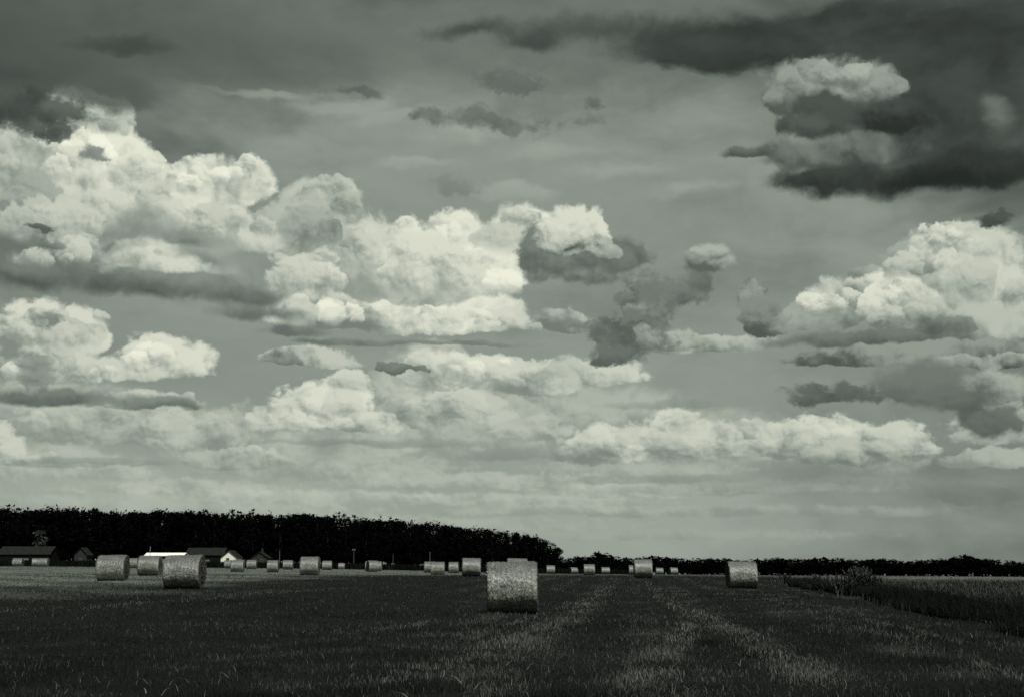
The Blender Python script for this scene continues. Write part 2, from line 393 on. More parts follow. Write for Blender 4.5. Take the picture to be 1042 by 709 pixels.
def tile(x0, x1, y0, y1, depth):
    """split the cloudy part of the sky into tiles, so that each direction only works out the clouds near it"""
    hs = []
    for h in HEAPS:
        m = 1.15 + 0.48 * h[6] + 0.25 * h[7]
        wx, wy = h[3] * m + h[0].reach * 0.8, h[4] * m + h[0].reach * 0.8
        if h[1] + wx > x0 and h[1] - wx < x1 and h[2] + wy > y0 and h[2] - wy < y1: hs.append(h)
    if depth == 0 or len(hs) < 6: return leaf(hs)
    n = NT.nodes.new('ShaderNodeMixShader')
    if (x1 - x0) > (y1 - y0) * 1.3:
        c = (x0 + x1) / 2
        fac = M('GREATER_THAN', az, c); a, b = (x0, c, y0, y1), (c, x1, y0, y1)
    else:
        c = (y0 + y1) / 2
        fac = M('GREATER_THAN', el, c); a, b = (x0, x1, y0, c), (x0, x1, c, y1)
    NT.links.new(fac, n.inputs[0])
    NT.links.new(tile(*a, depth - 1), n.inputs[1]); NT.links.new(tile(*b, depth - 1), n.inputs[2])
    return n.outputs[0]

X0, X1, Y0, Y1 = -1700.0, 1700.0, -20.0, 900.0
inside = M('MULTIPLY', M('LESS_THAN', M('ABSOLUTE', az), X1), M('MULTIPLY', M('GREATER_THAN', el, Y0), M('LESS_THAN', el, Y1)))
n = NT.nodes.new('ShaderNodeMixShader'); NT.links.new(inside, n.inputs[0])
NT.links.new(sky_shader(g), n.inputs[1]); NT.links.new(tile(X0, X1, Y0, Y1, 8), n.inputs[2])
wo = NT.nodes.new('ShaderNodeOutputWorld'); NT.links.new(n.outputs[0], wo.inputs['Surface'])
# ---------------------------------------------------------------- helpers
rng = np.random.default_rng(7)
random.seed(7)

def tag(o, label=None, cat=None, group=None, kind=None):
    if label: o['label'] = label
    if cat: o['category'] = cat
    if group: o['group'] = group
    if kind: o['kind'] = kind
    return o
def empty(name, loc, rz=0.0):
    o = bpy.data.objects.new(name, None); COL.objects.link(o)
    o.location = loc; o.rotation_euler = (0, 0, rz); o.empty_display_size = 0.3
    return o
def link(name, me, m=None, parent=None):
    o = bpy.data.objects.new(name, me); COL.objects.link(o)
    if m is not None and not me.materials: me.materials.append(m)
    if parent: o.parent = parent
    return o
def bm_obj(name, bm, m, parent=None, shade=False):
    me = bpy.data.meshes.new(name); bm.normal_update(); bm.to_mesh(me); bm.free()
    if shade:
        for p in me.polygons: p.use_smooth = True
    return link(name, me, m, parent)
def copy_tree(o, parent=None):
    c = o.copy(); COL.objects.link(c)
    if parent: c.parent = parent
    for ch in list(o.children): copy_tree(ch, c)
    return c
def box(bm, c, s, rz=0.0, ry=0.0):
    m = Matrix.Translation(c) @ Matrix.Rotation(rz, 4, 'Z') @ Matrix.Rotation(ry, 4, 'Y') @ Matrix.Diagonal((s[0], s[1], s[2], 1))
    return bmesh.ops.create_cube(bm, size=1.0, matrix=m)
def tube(bm, pts, radii, seg=8):
    rings = []
    for i, p in enumerate(pts):
        p = Vector(p); a = Vector(pts[max(i - 1, 0)]); b = Vector(pts[min(i + 1, len(pts) - 1)])
        t = (b - a).normalized(); u = t.orthogonal().normalized(); w = t.cross(u)
        rings.append([bm.verts.new(p + (u * math.cos(k * 2 * math.pi / seg) + w * math.sin(k * 2 * math.pi / seg)) * radii[i]) for k in range(seg)])
    for r0, r1 in zip(rings, rings[1:]):
        for k in range(seg): bm.faces.new((r0[k], r0[(k + 1) % seg], r1[(k + 1) % seg], r1[k]))
    bm.faces.new(rings[0][::-1]); bm.faces.new(rings[-1])
def tri_mesh(name, verts, tris, tone=None, smooth=False):
    """mesh from numpy arrays of vertices and triangles, tone = a number per vertex"""
    me = bpy.data.meshes.new(name)
    verts = np.ascontiguousarray(verts, np.float32); tris = np.ascontiguousarray(tris, np.int32)
    me.vertices.add(len(verts)); me.vertices.foreach_set('co', verts.ravel())
    me.loops.add(tris.size); me.loops.foreach_set('vertex_index', tris.ravel())
    me.polygons.add(len(tris)); me.polygons.foreach_set('loop_start', np.arange(0, tris.size, 3, dtype=np.int32))
    if smooth: me.polygons.foreach_set('use_smooth', np.ones(len(tris), bool))
    me.update(calc_edges=True); me.validate()
    if tone is not None:
        a = me.attributes.new('tone', 'FLOAT', 'POINT'); a.data.foreach_set('value', np.ascontiguousarray(tone, np.float32))
    return me

class Mat:
    """small wrapper round a Principled material"""
    def __init__(s, name, rough=0.8, spec=0.2):
        s.m = bpy.data.materials.new(name); s.m.use_nodes = True
        s.t = s.m.node_tree; s.b = s.t.nodes['Principled BSDF']
        s.b.inputs['Roughness'].default_value = rough; s.b.inputs['Specular IOR Level'].default_value = spec
    def n(s, kind, **kw):
        n = s.t.nodes.new(kind)
        for k, v in kw.items():
            if hasattr(n, k): setattr(n, k, v)
            else: n.inputs[k].default_value = v
        return n
    def l(s, a, b): s.t.links.new(a, b)
    def ramp(s, fac, stops):
        r = s.n('ShaderNodeValToRGB'); e = r.color_ramp.elements
        while len(e) < len(stops): e.new(0.5)
        for el_, (p, v) in zip(e, stops):
            el_.position = p; el_.color = tint(v)
        s.l(fac, r.inputs[0]); return r.outputs[0]
def tint(v):
    """grey of the toned black and white print: greenish in the darks, warm in the lights"""
    w = min(1.0, v / 0.5)
    return (v * (0.86 + 0.12 * w), v, v * (0.90 - 0.05 * w), 1.0)

def plain(name, v, rough=0.85, spec=0.15, var=0.25, scale=3.0, bump=0.0):
    k = Mat(name, rough, spec)
    tcn = k.n('ShaderNodeTexCoord'); nz = k.n('ShaderNodeTexNoise', Scale=scale, Detail=5.0, Roughness=0.6)
    k.l(tcn.outputs['Object'], nz.inputs['Vector'])
    k.l(k.ramp(nz.outputs['Fac'], [(0.3, v * (1 - var)), (0.7, v * (1 + var))]), k.b.inputs['Base Color'])
    if bump:
        b = k.n('ShaderNodeBump', Strength=bump, Distance=0.02); k.l(nz.outputs['Fac'], b.inputs['Height']); k.l(b.outputs[0], k.b.inputs['Normal'])
    return k.m
def toned(name, lo, hi, rough=0.7, spec=0.2, transl=0.0):
    """colour runs from lo to hi with the plant's own 'tone' attribute"""
    k = Mat(name, rough, spec)
    at_ = k.n('ShaderNodeAttribute', attribute_name='tone')
    c = k.ramp(at_.outputs['Fac'], [(0.0, lo), (0.5, lo * 0.45 + hi * 0.35), (1.0, hi)])
    k.l(c, k.b.inputs['Base Color'])
    if transl:
        tr = k.n('ShaderNodeBsdfTranslucent'); mx = k.n('ShaderNodeMixShader'); mx.inputs[0].default_value = transl
        k.l(c, tr.inputs['Color']); k.l(k.b.outputs[0], mx.inputs[1]); k.l(tr.outputs[0], mx.inputs[2])
        k.l(mx.outputs[0], k.t.nodes['Material Output'].inputs['Surface'])
    return k.m
# ---------------------------------------------------------------- the bales as read off the photograph
# (left, right, top, bottom) in its pixels, heights are those of a round bale 1.3 m across
BH, BW = 1.30, 1.22
BALES = [
    # px0, px1, top, bottom, yaw (degrees), label
    (496.7, 546.3, 569.6, 623.0, 0, 'largest straw bale, nearest of all, alone in the middle of the dark grass'),
    (168.7, 206.0, 565.0, 600.0, 0, 'big bale in the left of the field, below the white shed roof'),
    (99.0, 129.6, 564.0, 590.8, 2, 'big bale standing alone at far left, round dark right end showing'),
    (139.4, 165.0, 563.7, 584.3, 2, 'mid-sized bale between the two big bales on the left'),
    (741.0, 768.8, 570.5, 598.8, 0, 'big bale standing alone on the right, darker left edge, short of the tall grass'),
    (645.0, 663.8, 568.0, 587.6, -2, 'mid-sized bale right of centre with a narrow bale peeping out on its left'),
    (470.0, 489.0, 566.8, 585.9, 1, 'mid-sized bale just left of the largest bale'),
    (306.0, 324.6, 564.7, 584.2, 1, 'mid-sized bale left of centre, tallest between the houses and the pair of touching bales'),
    (515.0, 537.0, 566.8, 586.5, 1, 'bale hidden behind the largest bale, only its top edge showing above it'),
    (592.0, 607.0, 571.7, 582.8, 0, 'mid-sized bale right of the largest bale, between two smaller bales'),
    (438.0, 453.0, 571.2, 584.6, 0, 'right-hand bale of the two touching bales left of centre'),
    (431.0, 444.0, 573.0, 584.4, 0, 'left-hand bale of the two touching bales left of centre, partly hidden'),
    (456.8, 466.4, 573.0, 584.4, 0, 'small bale between the touching pair and the mid-sized bale left of the largest one'),
    (368.5, 389.0, 572.6, 584.2, 24, 'broad low bale turned at an angle, in front of two bales whose tops show'),
    (371.8, 380.0, 569.5, 579.5, 0, 'left one of the two far bales showing over the broad low bale'),
    (381.0, 388.4, 569.5, 579.5, 0, 'right one of the two far bales showing over the broad low bale'),
    (327.6, 338.0, 569.0, 578.5, 4, 'small bale just right of the mid-sized bale left of centre'),
    (288.0, 298.2, 567.8, 577.4, 2, 'small far bale midway between the grey house and the mid-sized bale left of centre'),
    (272.0, 283.2, 570.7, 583.2, 2, 'small bale in front of the grey house, bright band along its middle'),
    (251.0, 261.2, 567.0, 576.4, 2, 'small far bale below the grey house, partly against the maize'),
    (235.0, 248.2, 571.2, 583.6, 2, 'front bale of the cluster of three below the white gable'),
    (238.0, 248.6, 566.8, 576.6, 2, 'rear right bale of the cluster of three below the white gable'),
    (228.4, 237.6, 566.2, 574.8, 2, 'rear left bale of the cluster of three below the white gable'),
    (344.0, 351.0, 571.0, 577.6, 3, 'tiny dim far bale right of the small bale left of centre'),
    (166.0, 172.6, 569.5, 577.8, 2, 'small far bale whose left half peeps out beside the bale below the white shed roof'),
    (131.6, 140.4, 569.5, 579.8, 2, 'small bale between the lone bale at far left and its mid-sized neighbour'),
    (28.6, 44.0, 569.0, 577.6, 22, 'broad low bale at the far left edge, below the dark barn'),
    (39.0, 49.4, 564.9, 573.6, 2, 'small bale behind the broad low one at the far left edge'),
    (13.0, 23.6, 563.8, 572.4, 2, 'leftmost bale of all, below the left end of the dark barn'),
    (556.0, 564.6, 574.7, 583.6, 0, 'small lone bale just right of the largest bale'),
    (578.0, 589.0, 576.0, 582.8, 20, 'small low bale left of the mid-sized bale that stands right of the largest one'),
    (611.0, 621.0, 575.6, 582.8, 3, 'small low bale right of the mid-sized bale that stands right of the largest one'),
    (639.8, 647.6, 576.2, 586.2, 0, 'narrow bale peeping out left of the mid-sized bale right of centre'),
    (667.0, 674.8, 574.8, 581.8, 0, 'small far bale right of the mid-sized bale right of centre'),
    (679.0, 691.2, 576.2, 583.6, 12, 'small low bale tilted a little, rightmost of the far ones near the grass tracks'),
]
def bale_place(b):
    x0, x1, t, m = b[:4]
    rt, rm = ray((x0 + x1) / 2, t), ray((x0 + x1) / 2, m)
    d = BH / (rt.z / rt.y - rm.z / rm.y)
    if m - t < 12: d = 0.5 * d + 0.5 * 165     # tiny ones are hard to measure: keep them near the common far row
    p = at((x0 + x1) / 2, m, d)
    h = d * (rt.z / rt.y - rm.z / rm.y)
    return p, d, h

CTRL = []                      # (bearing, ln distance, height, weight) the ground is drawn through
for b in BALES:
    p, d, h = bale_place(b)
    CTRL.append((math.atan2(p.x, p.y), math.log(d), p.z, 3.0 if b[3] - b[2] > 12 else 1.5))
for th in np.linspace(-0.6, 0.6, 13):
    for d in (5, 8, 12, 16, 21):
        CTRL.append((th, math.log(d), 0.0, 0.7))
for px in range(-160, 1300, 70):
    for d in 260 * 1.16 ** np.arange(0, 20):
        left = np.interp(px, [0, 420, 560, 1042], [576.0, 580.0, 585.5, 587.0])
        yb = left - max(0.0, (d - 260)) * 0.0002
        p = at(px, yb, d)
        CTRL.append((math.atan2(p.x, p.y), math.log(d), p.z, 1.0))
for px, yb, d in ((800, 597, 62), (1020, 640, 20.5), (940, 610, 38), (900, 585.5, 150), (1000, 586, 150), (800, 586, 130), (700, 592, 75), (560, 600, 53), (400, 600, 52), (300, 600, 50)):
    p = at(px, yb, d); CTRL.append((math.atan2(p.x, p.y), math.log(d), p.z, 0.8))
CT = np.array(CTRL)

TH = np.linspace(-0.75, 0.75, 151); LD = np.linspace(math.log(3), math.log(6000), 260)
def lie_of_land():
    T_, L_ = np.meshgrid(TH, LD, indexing='ij'); sw = np.zeros_like(T_); sz = np.zeros_like(T_)
    for t0, l0, z0, w in CT:
        q = ((T_ - t0) / 0.075) ** 2 + ((L_ - l0) / 0.17) ** 2
        k = w * np.exp(-0.5 * q) + w * 2e-5 * np.exp(-0.5 * (((T_ - t0) / 0.4) ** 2 + ((L_ - l0) / 0.8) ** 2)) + 1e-12
        sw += k; sz += k * z0
    return sz / sw
LAND = lie_of_land()

def height(x, y):
    """height of the field at any point"""
    x = np.asarray(x, float); y = np.asarray(y, float)
    d = np.clip(np.hypot(x, y), 3.01, 5990.0); th = np.clip(np.arctan2(x, np.maximum(y, 1e-3)), -0.7499, 0.7499)
    i = (th + 0.75) / 1.5 * 150; j = (np.log(d) - LD[0]) / (LD[-1] - LD[0]) * 259
    i0 = i.astype(int); j0 = j.astype(int); fi = i - i0; fj = j - j0
    z = (LAND[i0, j0] * (1 - fi) + LAND[i0 + 1, j0] * fi) * (1 - fj) + (LAND[i0, j0 + 1] * (1 - fi) + LAND[i0 + 1, j0 + 1] * fi) * fj
    z = np.where(y < 4, z * np.clip(y / 4, 0, 1), z)
    fade = np.clip((160 - d) / 60, 0, 1)
    return z + fade * (0.022 * np.sin(x * 0.9 + 0.6 * np.sin(y * 0.31)) * np.sin(y * 0.53 + 1.0) + 0.012 * np.sin(x * 2.3 + y * 1.1))

def vnoise(x, y, s, seed=0):
    """cheap smooth value noise for numpy arrays"""
    x = x / s + seed * 17.3; y = y / s + seed * 5.1
    xi = np.floor(x).astype(np.int64); yi = np.floor(y).astype(np.int64); fx = x - xi; fy = y - yi
    fx = fx * fx * (3 - 2 * fx); fy = fy * fy * (3 - 2 * fy)
    def hsh(a, b):
        n = (a * 374761393 + b * 668265263 + seed * 974634) & 0x7fffffff
        n = ((n ^ (n >> 13)) * 1274126177) & 0x7fffffff
        return (n & 0xffff) / 65535.0
    return (hsh(xi, yi) * (1 - fx) + hsh(xi + 1, yi) * fx) * (1 - fy) + (hsh(xi, yi + 1) * (1 - fx) + hsh(xi + 1, yi + 1) * fx) * fy

def seg_dist(x, y, pts):
    best = np.full(x.shape, 1e9)
    for (ax, ay), (bx, by) in zip(pts, pts[1:]):
        dx, dy = bx - ax, by - ay
        t = np.clip(((x - ax) * dx + (y - ay) * dy) / (dx * dx + dy * dy), 0, 1)
        best = np.minimum(best, np.hypot(x - ax - t * dx, y - ay - t * dy))
    return best
def on_ground(px, py):
    """world point of the ground seen at a point of the photograph"""
    r = ray(px, py); lo, hi = 5.0, 400.0
    ds = np.geomspace(6, 400, 400); xs = r.x / r.y * ds
    zs = HC + r.z / r.y * ds - height(xs, ds)
    i = int(np.argmax(zs < 0)); i = i if zs[i] < 0 else len(ds) - 1
    return float(xs[i]), float(ds[i])
# swaths of pale cut straw and old wheel tracks left on the field: (points in the photograph, half width in metres, strength)
SWATHS = [
    ([(628, 588), (622, 597), (606, 609), (596, 617), (570, 634), (510, 660), (420, 694)], 0.42, 0.75),
    ([(652, 589), (666, 598), (672, 608), (700, 621), (716, 629), (770, 656), (840, 694)], 0.32, 0.65),
    ([(704, 632), (690, 650), (664, 676), (640, 700)], 0.26, 0.7),
    ([(600, 606), (540, 628), (470, 655)], 0.22, 0.35),
    ([(700, 592), (760, 604), (880, 640), (985, 672), (1060, 700)], 0.16, 0.4),
    ([(770, 604), (830, 618), (900, 636), (1030, 668)], 0.14, 0.4),
    ([(-20, 624), (120, 617), (240, 605), (350, 598)], 0.6, 0.25),
    ([(496, 625), (546, 625)], 0.14, 0.9),
    ([(380, 641), (440, 633)], 0.25, 0.5),
]
SW = [([on_ground(*p) for p in pts], w, s) for pts, w, s in SWATHS]

EDGE = [(1100, 668), (1060, 655), (1020, 644), (960, 630), (900, 615), (850, 604), (800, 595), (784, 590)]      # foot of the tall grass
EDGE_W = [on_ground(*p) for p in EDGE]
def in_tall(x, y):
    """1 inside the strip of tall uncut grass on the right"""
    ex = np.interp(y, [p[1] for p in EDGE_W], [p[0] for p in EDGE_W]) + 0.9 * (vnoise(x, y, 3.5, 11) - 0.5) + 0.4 * (vnoise(x, y, 0.9, 13) - 0.5)
    top = EDGE_W[-1][1]
    return ((x > ex) & (y < top * 1.03) & (y > 8)).astype(float)

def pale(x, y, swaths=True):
    """pale straw stubble cover (0..1), its zones also painting sunlit against cloud-shaded ground"""
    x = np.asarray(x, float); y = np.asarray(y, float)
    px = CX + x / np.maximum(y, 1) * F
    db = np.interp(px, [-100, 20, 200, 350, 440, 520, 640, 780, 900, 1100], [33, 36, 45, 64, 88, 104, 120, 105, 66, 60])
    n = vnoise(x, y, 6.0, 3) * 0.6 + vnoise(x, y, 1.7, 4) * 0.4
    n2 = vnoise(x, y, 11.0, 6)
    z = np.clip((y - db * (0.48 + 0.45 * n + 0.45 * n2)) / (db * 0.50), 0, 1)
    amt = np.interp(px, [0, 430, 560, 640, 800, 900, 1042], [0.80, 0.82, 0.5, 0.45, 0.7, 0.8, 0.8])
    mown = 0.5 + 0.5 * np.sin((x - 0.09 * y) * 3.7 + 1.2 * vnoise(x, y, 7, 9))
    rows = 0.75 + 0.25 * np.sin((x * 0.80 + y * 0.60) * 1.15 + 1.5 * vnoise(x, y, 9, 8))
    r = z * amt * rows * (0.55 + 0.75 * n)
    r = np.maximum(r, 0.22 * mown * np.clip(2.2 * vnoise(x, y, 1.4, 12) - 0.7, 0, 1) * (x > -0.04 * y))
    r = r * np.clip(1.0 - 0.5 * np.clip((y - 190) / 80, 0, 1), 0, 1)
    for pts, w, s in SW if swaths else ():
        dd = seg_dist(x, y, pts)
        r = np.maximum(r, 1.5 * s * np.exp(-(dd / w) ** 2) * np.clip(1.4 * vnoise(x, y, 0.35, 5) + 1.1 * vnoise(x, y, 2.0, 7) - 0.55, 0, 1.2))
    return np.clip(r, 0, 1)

# ---------------------------------------------------------------- ground sheet
gx = np.concatenate([-np.geomspace(3500, 42, 30), np.linspace(-40, 40, 161), np.geomspace(42, 3500, 30)])
gy = np.concatenate([-np.geomspace(600, 6, 12), np.linspace(-4, 8, 9), np.linspace(8.5, 64, 112), np.geomspace(65, 260, 70), np.geomspace(270, 4500, 34)])
GX, GY = np.meshgrid(gx, gy)
GZ = height(GX, GY)
vs = np.stack([GX, GY, GZ], -1).reshape(-1, 3)
ny, nx = GX.shape
ii = (np.arange(ny - 1)[:, None] * nx + np.arange(nx - 1)[None]).ravel()
tr = np.concatenate([np.stack([ii, ii + 1, ii + nx + 1], 1), np.stack([ii, ii + nx + 1, ii + nx], 1)])
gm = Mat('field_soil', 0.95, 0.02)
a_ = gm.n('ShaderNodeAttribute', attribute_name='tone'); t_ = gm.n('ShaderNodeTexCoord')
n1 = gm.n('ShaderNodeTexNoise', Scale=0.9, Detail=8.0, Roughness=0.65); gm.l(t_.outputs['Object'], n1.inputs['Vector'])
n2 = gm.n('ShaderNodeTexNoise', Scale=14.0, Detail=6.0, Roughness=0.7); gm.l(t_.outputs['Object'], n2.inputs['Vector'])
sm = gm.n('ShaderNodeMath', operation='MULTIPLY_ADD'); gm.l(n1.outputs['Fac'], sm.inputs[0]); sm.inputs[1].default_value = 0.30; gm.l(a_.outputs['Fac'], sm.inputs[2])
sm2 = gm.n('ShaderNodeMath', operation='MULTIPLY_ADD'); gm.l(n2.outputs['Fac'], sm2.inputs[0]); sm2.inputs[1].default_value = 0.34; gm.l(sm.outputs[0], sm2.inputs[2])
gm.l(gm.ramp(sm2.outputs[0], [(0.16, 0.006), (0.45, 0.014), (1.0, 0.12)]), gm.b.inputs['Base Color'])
bp = gm.n('ShaderNodeBump', Strength=0.7, Distance=0.05); gm.l(n2.outputs['Fac'], bp.inputs['Height']); gm.l(bp.outputs[0], gm.b.inputs['Normal'])
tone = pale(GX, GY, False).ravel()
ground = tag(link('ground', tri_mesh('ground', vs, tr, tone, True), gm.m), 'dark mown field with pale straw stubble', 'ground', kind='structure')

# ---------------------------------------------------------------- grass
def blades(name, x, y, h, w, tone, m, lean=0.35, droop=0.25, z=None):
    n = len(x)
    z = height(x, y) - 0.01 if z is None else z
    a = rng.uniform(0, 2 * math.pi, n); f = rng.uniform(0, 2 * math.pi, n)
    ux, uy = np.cos(f) * w / 2, np.sin(f) * w / 2
    lx, ly = np.cos(a) * lean * h * rng.uniform(0.1, 1, n), np.sin(a) * lean * h * rng.uniform(0.1, 1, n)
    V_ = np.empty((n, 5, 3))
    V_[:, 0] = np.stack([x - ux, y - uy, z], 1); V_[:, 1] = np.stack([x + ux, y + uy, z], 1)
    mx, my, mz = x + lx * 0.4, y + ly * 0.4, z + h * 0.6
    V_[:, 2] = np.stack([mx - ux * 0.75, my - uy * 0.75, mz], 1); V_[:, 3] = np.stack([mx + ux * 0.75, my + uy * 0.75, mz], 1)
    V_[:, 4] = np.stack([x + lx * (1 + droop), y + ly * (1 + droop), z + h * (1 - droop * 0.3)], 1)
    i = np.arange(n)[:, None] * 5
    T = np.concatenate([i + [0, 1, 3], i + [0, 3, 2], i + [2, 3, 4]], 1).reshape(-1, 3)
    return link(name, tri_mesh(name, V_.reshape(-1, 3), T, np.repeat(tone, 5)), m)

def scatter(n, d0, d1, th=0.52, power=1.0):
    """random ground points, thinning out with distance"""
    u = rng.uniform(0, 1, n)
    d = (d0 ** -power + u * (d1 ** -power - d0 ** -power)) ** (-1 / power)
    t = rng.uniform(-th, th, n)
    return d * np.tan(t), d

grass_m = toned('grass_blades', 0.007, 0.13, 0.8, 0.06, 0.1)
straw_m = toned('straw_stalks', 0.03, 0.30, 0.7, 0.12)
x, y = scatter(330000, 8.5, 120, power=0.75)
clump = vnoise(x, y, 1.3, 21) * 0.5 + vnoise(x, y, 4.5, 22) * 0.5
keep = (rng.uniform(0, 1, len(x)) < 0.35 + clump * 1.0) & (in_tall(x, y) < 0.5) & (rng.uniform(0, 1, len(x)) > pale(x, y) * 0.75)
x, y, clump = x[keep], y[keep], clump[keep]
tuft = vnoise(x, y, 0.45, 25) * 0.6 + vnoise(x, y, 0.16, 26) * 0.4
h = rng.uniform(0.03, 0.085, len(x)) * (0.35 + clump * 0.8 + 1.6 * np.clip(tuft - 0.45, 0, 1))
patch = vnoise(x, y, 2.8, 23) * 0.5 + vnoise(x, y, 9.0, 24) * 0.5
tn = np.clip(rng.beta(1.1, 3.2, len(x)) * (0.2 + 1.9 * vnoise(x, y, 0.7, 27) ** 1.8) * (0.12 + 3.0 * patch ** 2.4) * (0.6 + 0.7 * (0.5 + 0.5 * np.sin((x - 0.09 * y) * 3.7 + 1.2 * vnoise(x, y, 7, 9)))) + 0.01, 0, 1)
h = h * (1.25 - 0.5 * patch)

tag(blades('grass', x, y, h, np.maximum(0.0045, y * 0.00034), tn, grass_m), 'short dark grass growing over the mown field', 'grass', kind='stuff')

x, y = scatter(420000, 8.5, 240, power=0.35)
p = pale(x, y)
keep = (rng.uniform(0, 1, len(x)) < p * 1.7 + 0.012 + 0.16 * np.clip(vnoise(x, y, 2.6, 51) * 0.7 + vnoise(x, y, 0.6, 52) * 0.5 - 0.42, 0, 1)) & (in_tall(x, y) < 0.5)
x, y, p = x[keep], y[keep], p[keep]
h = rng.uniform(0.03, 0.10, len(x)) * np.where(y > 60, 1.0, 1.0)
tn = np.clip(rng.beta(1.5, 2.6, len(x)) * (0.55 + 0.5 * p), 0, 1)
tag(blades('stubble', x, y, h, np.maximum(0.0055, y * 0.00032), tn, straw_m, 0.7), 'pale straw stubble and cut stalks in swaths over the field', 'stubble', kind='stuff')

# tall uncut grass along the right, thickest where it was left standing at the mown edge
x = rng.uniform(3, 40, 420000); y = 9 + 70 * rng.uniform(0, 1, 420000) ** 1.4
keep = (in_tall(x, y) > 0.5) & (x / y < 0.62) & (rng.uniform(0, 1, len(x)) < np.clip(14 / y, 0.25, 1))
x, y = x[keep], y[keep]
y2 = 9 + 60 * rng.uniform(0, 1, 230000) ** 1.3
x2 = np.interp(y2, [p[1] for p in EDGE_W], [p[0] for p in EDGE_W]) + 1.8 * rng.uniform(0, 1, len(y2)) ** 1.5
keep = in_tall(x2, y2) > 0.5
rim = np.concatenate([np.zeros(len(x)), np.ones(keep.sum())])
x, y = np.concatenate([x, x2[keep]]), np.concatenate([y, y2[keep]])
h = rng.uniform(0.14, 0.30, len(x)) * (0.70 + 0.55 * vnoise(x, y, 2.2, 31)) * np.where(rim > 0, rng.uniform(0.4, 1.5, len(x)) * (0.55 + 0.9 * vnoise(x, y, 1.1, 33)), 1)
tn = np.clip(rng.beta(1.3, 3.4, len(x)) * (0.5 + 0.9 * vnoise(x, y, 4, 32)) * (0.6 + y / 85), 0, 1) * np.where(rim > 0, 0.30, 1.0)  # rim blades coloured darker to paint the shaded side of the strip
tag(blades('tall_grass', x, y, h, np.maximum(0.006, y * 0.00036), tn, toned('tall_grass_blades', 0.004, 0.15, 0.8, 0.04, 0.0), 0.28), 'tall uncut grass standing in a strip along the right edge of the field', 'tall grass', kind='stuff')

# loose straw lying about in the near grass
x, y = scatter(900, 10, 40, power=0.4)
keep = (rng.uniform(0, 1, len(x)) < 0.12 + 0.9 * (vnoise(x, y, 2.3, 41) > 0.72)) & (in_tall(x, y) < 0.5)
x, y = x[keep], y[keep]
tag(blades('loose_straw', x, y, rng.uniform(0.04, 0.09, len(x)), np.full(len(x), 0.006), rng.uniform(0.2, 0.8, len(x)), straw_m, 1.8, 0.3, z=height(x, y) + 0.05),
    'scattered bright bits of dry straw lying in the near grass', 'straw', kind='stuff')
# ---------------------------------------------------------------- round straw bales
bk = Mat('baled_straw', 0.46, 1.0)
t_ = bk.n('ShaderNodeTexCoord'); at_ = bk.n('ShaderNodeAttribute', attribute_name='tone')
mp = bk.n('ShaderNodeMapping'); mp.inputs['Scale'].default_value = (1.0, 0.65, 0.65); bk.l(t_.outputs['Object'], mp.inputs['Vector'])
s1 = bk.n('ShaderNodeTexNoise', Scale=26.0, Detail=6.0, Roughness=0.72, Distortion=0.6); bk.l(mp.outputs[0], s1.inputs['Vector'])
s2 = bk.n('ShaderNodeTexNoise', Scale=3.0, Detail=4.0, Roughness=0.6); bk.l(t_.outputs['Object'], s2.inputs['Vector'])
ad = bk.n('ShaderNodeMath', operation='MULTIPLY_ADD'); bk.l(s2.outputs['Fac'], ad.inputs[0]); ad.inputs[1].default_value = 0.35; bk.l(s1.outputs['Fac'], ad.inputs[2])
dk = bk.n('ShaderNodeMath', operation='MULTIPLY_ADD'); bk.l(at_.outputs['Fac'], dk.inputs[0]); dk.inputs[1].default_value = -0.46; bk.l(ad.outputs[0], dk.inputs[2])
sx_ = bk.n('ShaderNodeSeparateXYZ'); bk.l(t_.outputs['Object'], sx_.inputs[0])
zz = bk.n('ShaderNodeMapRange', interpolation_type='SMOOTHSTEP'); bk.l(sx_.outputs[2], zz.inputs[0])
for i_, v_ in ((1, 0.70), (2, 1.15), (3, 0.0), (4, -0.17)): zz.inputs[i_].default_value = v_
wt = bk.n('ShaderNodeMath', operation='ADD'); bk.l(dk.outputs[0], wt.inputs[0]); bk.l(zz.outputs[0], wt.inputs[1])  # base colour darkened towards the crown, painting the dimmer shading of the top
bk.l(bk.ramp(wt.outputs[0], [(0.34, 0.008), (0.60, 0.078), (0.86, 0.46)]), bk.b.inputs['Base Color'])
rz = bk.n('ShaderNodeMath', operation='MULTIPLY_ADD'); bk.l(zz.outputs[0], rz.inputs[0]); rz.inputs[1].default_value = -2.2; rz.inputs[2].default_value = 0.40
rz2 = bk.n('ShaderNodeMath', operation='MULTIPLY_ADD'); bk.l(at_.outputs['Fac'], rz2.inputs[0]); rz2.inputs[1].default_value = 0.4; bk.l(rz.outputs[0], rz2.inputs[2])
bk.l(rz2.outputs[0], bk.b.inputs['Roughness'])                                    # the shade-painted crown and the cut ends are dull
bp = bk.n('ShaderNodeBump', Strength=0.8, Distance=0.014); bk.l(s1.outputs['Fac'], bp.inputs['Height']); bk.l(bp.outputs[0], bk.b.inputs['Normal'])
end_m = bk.m

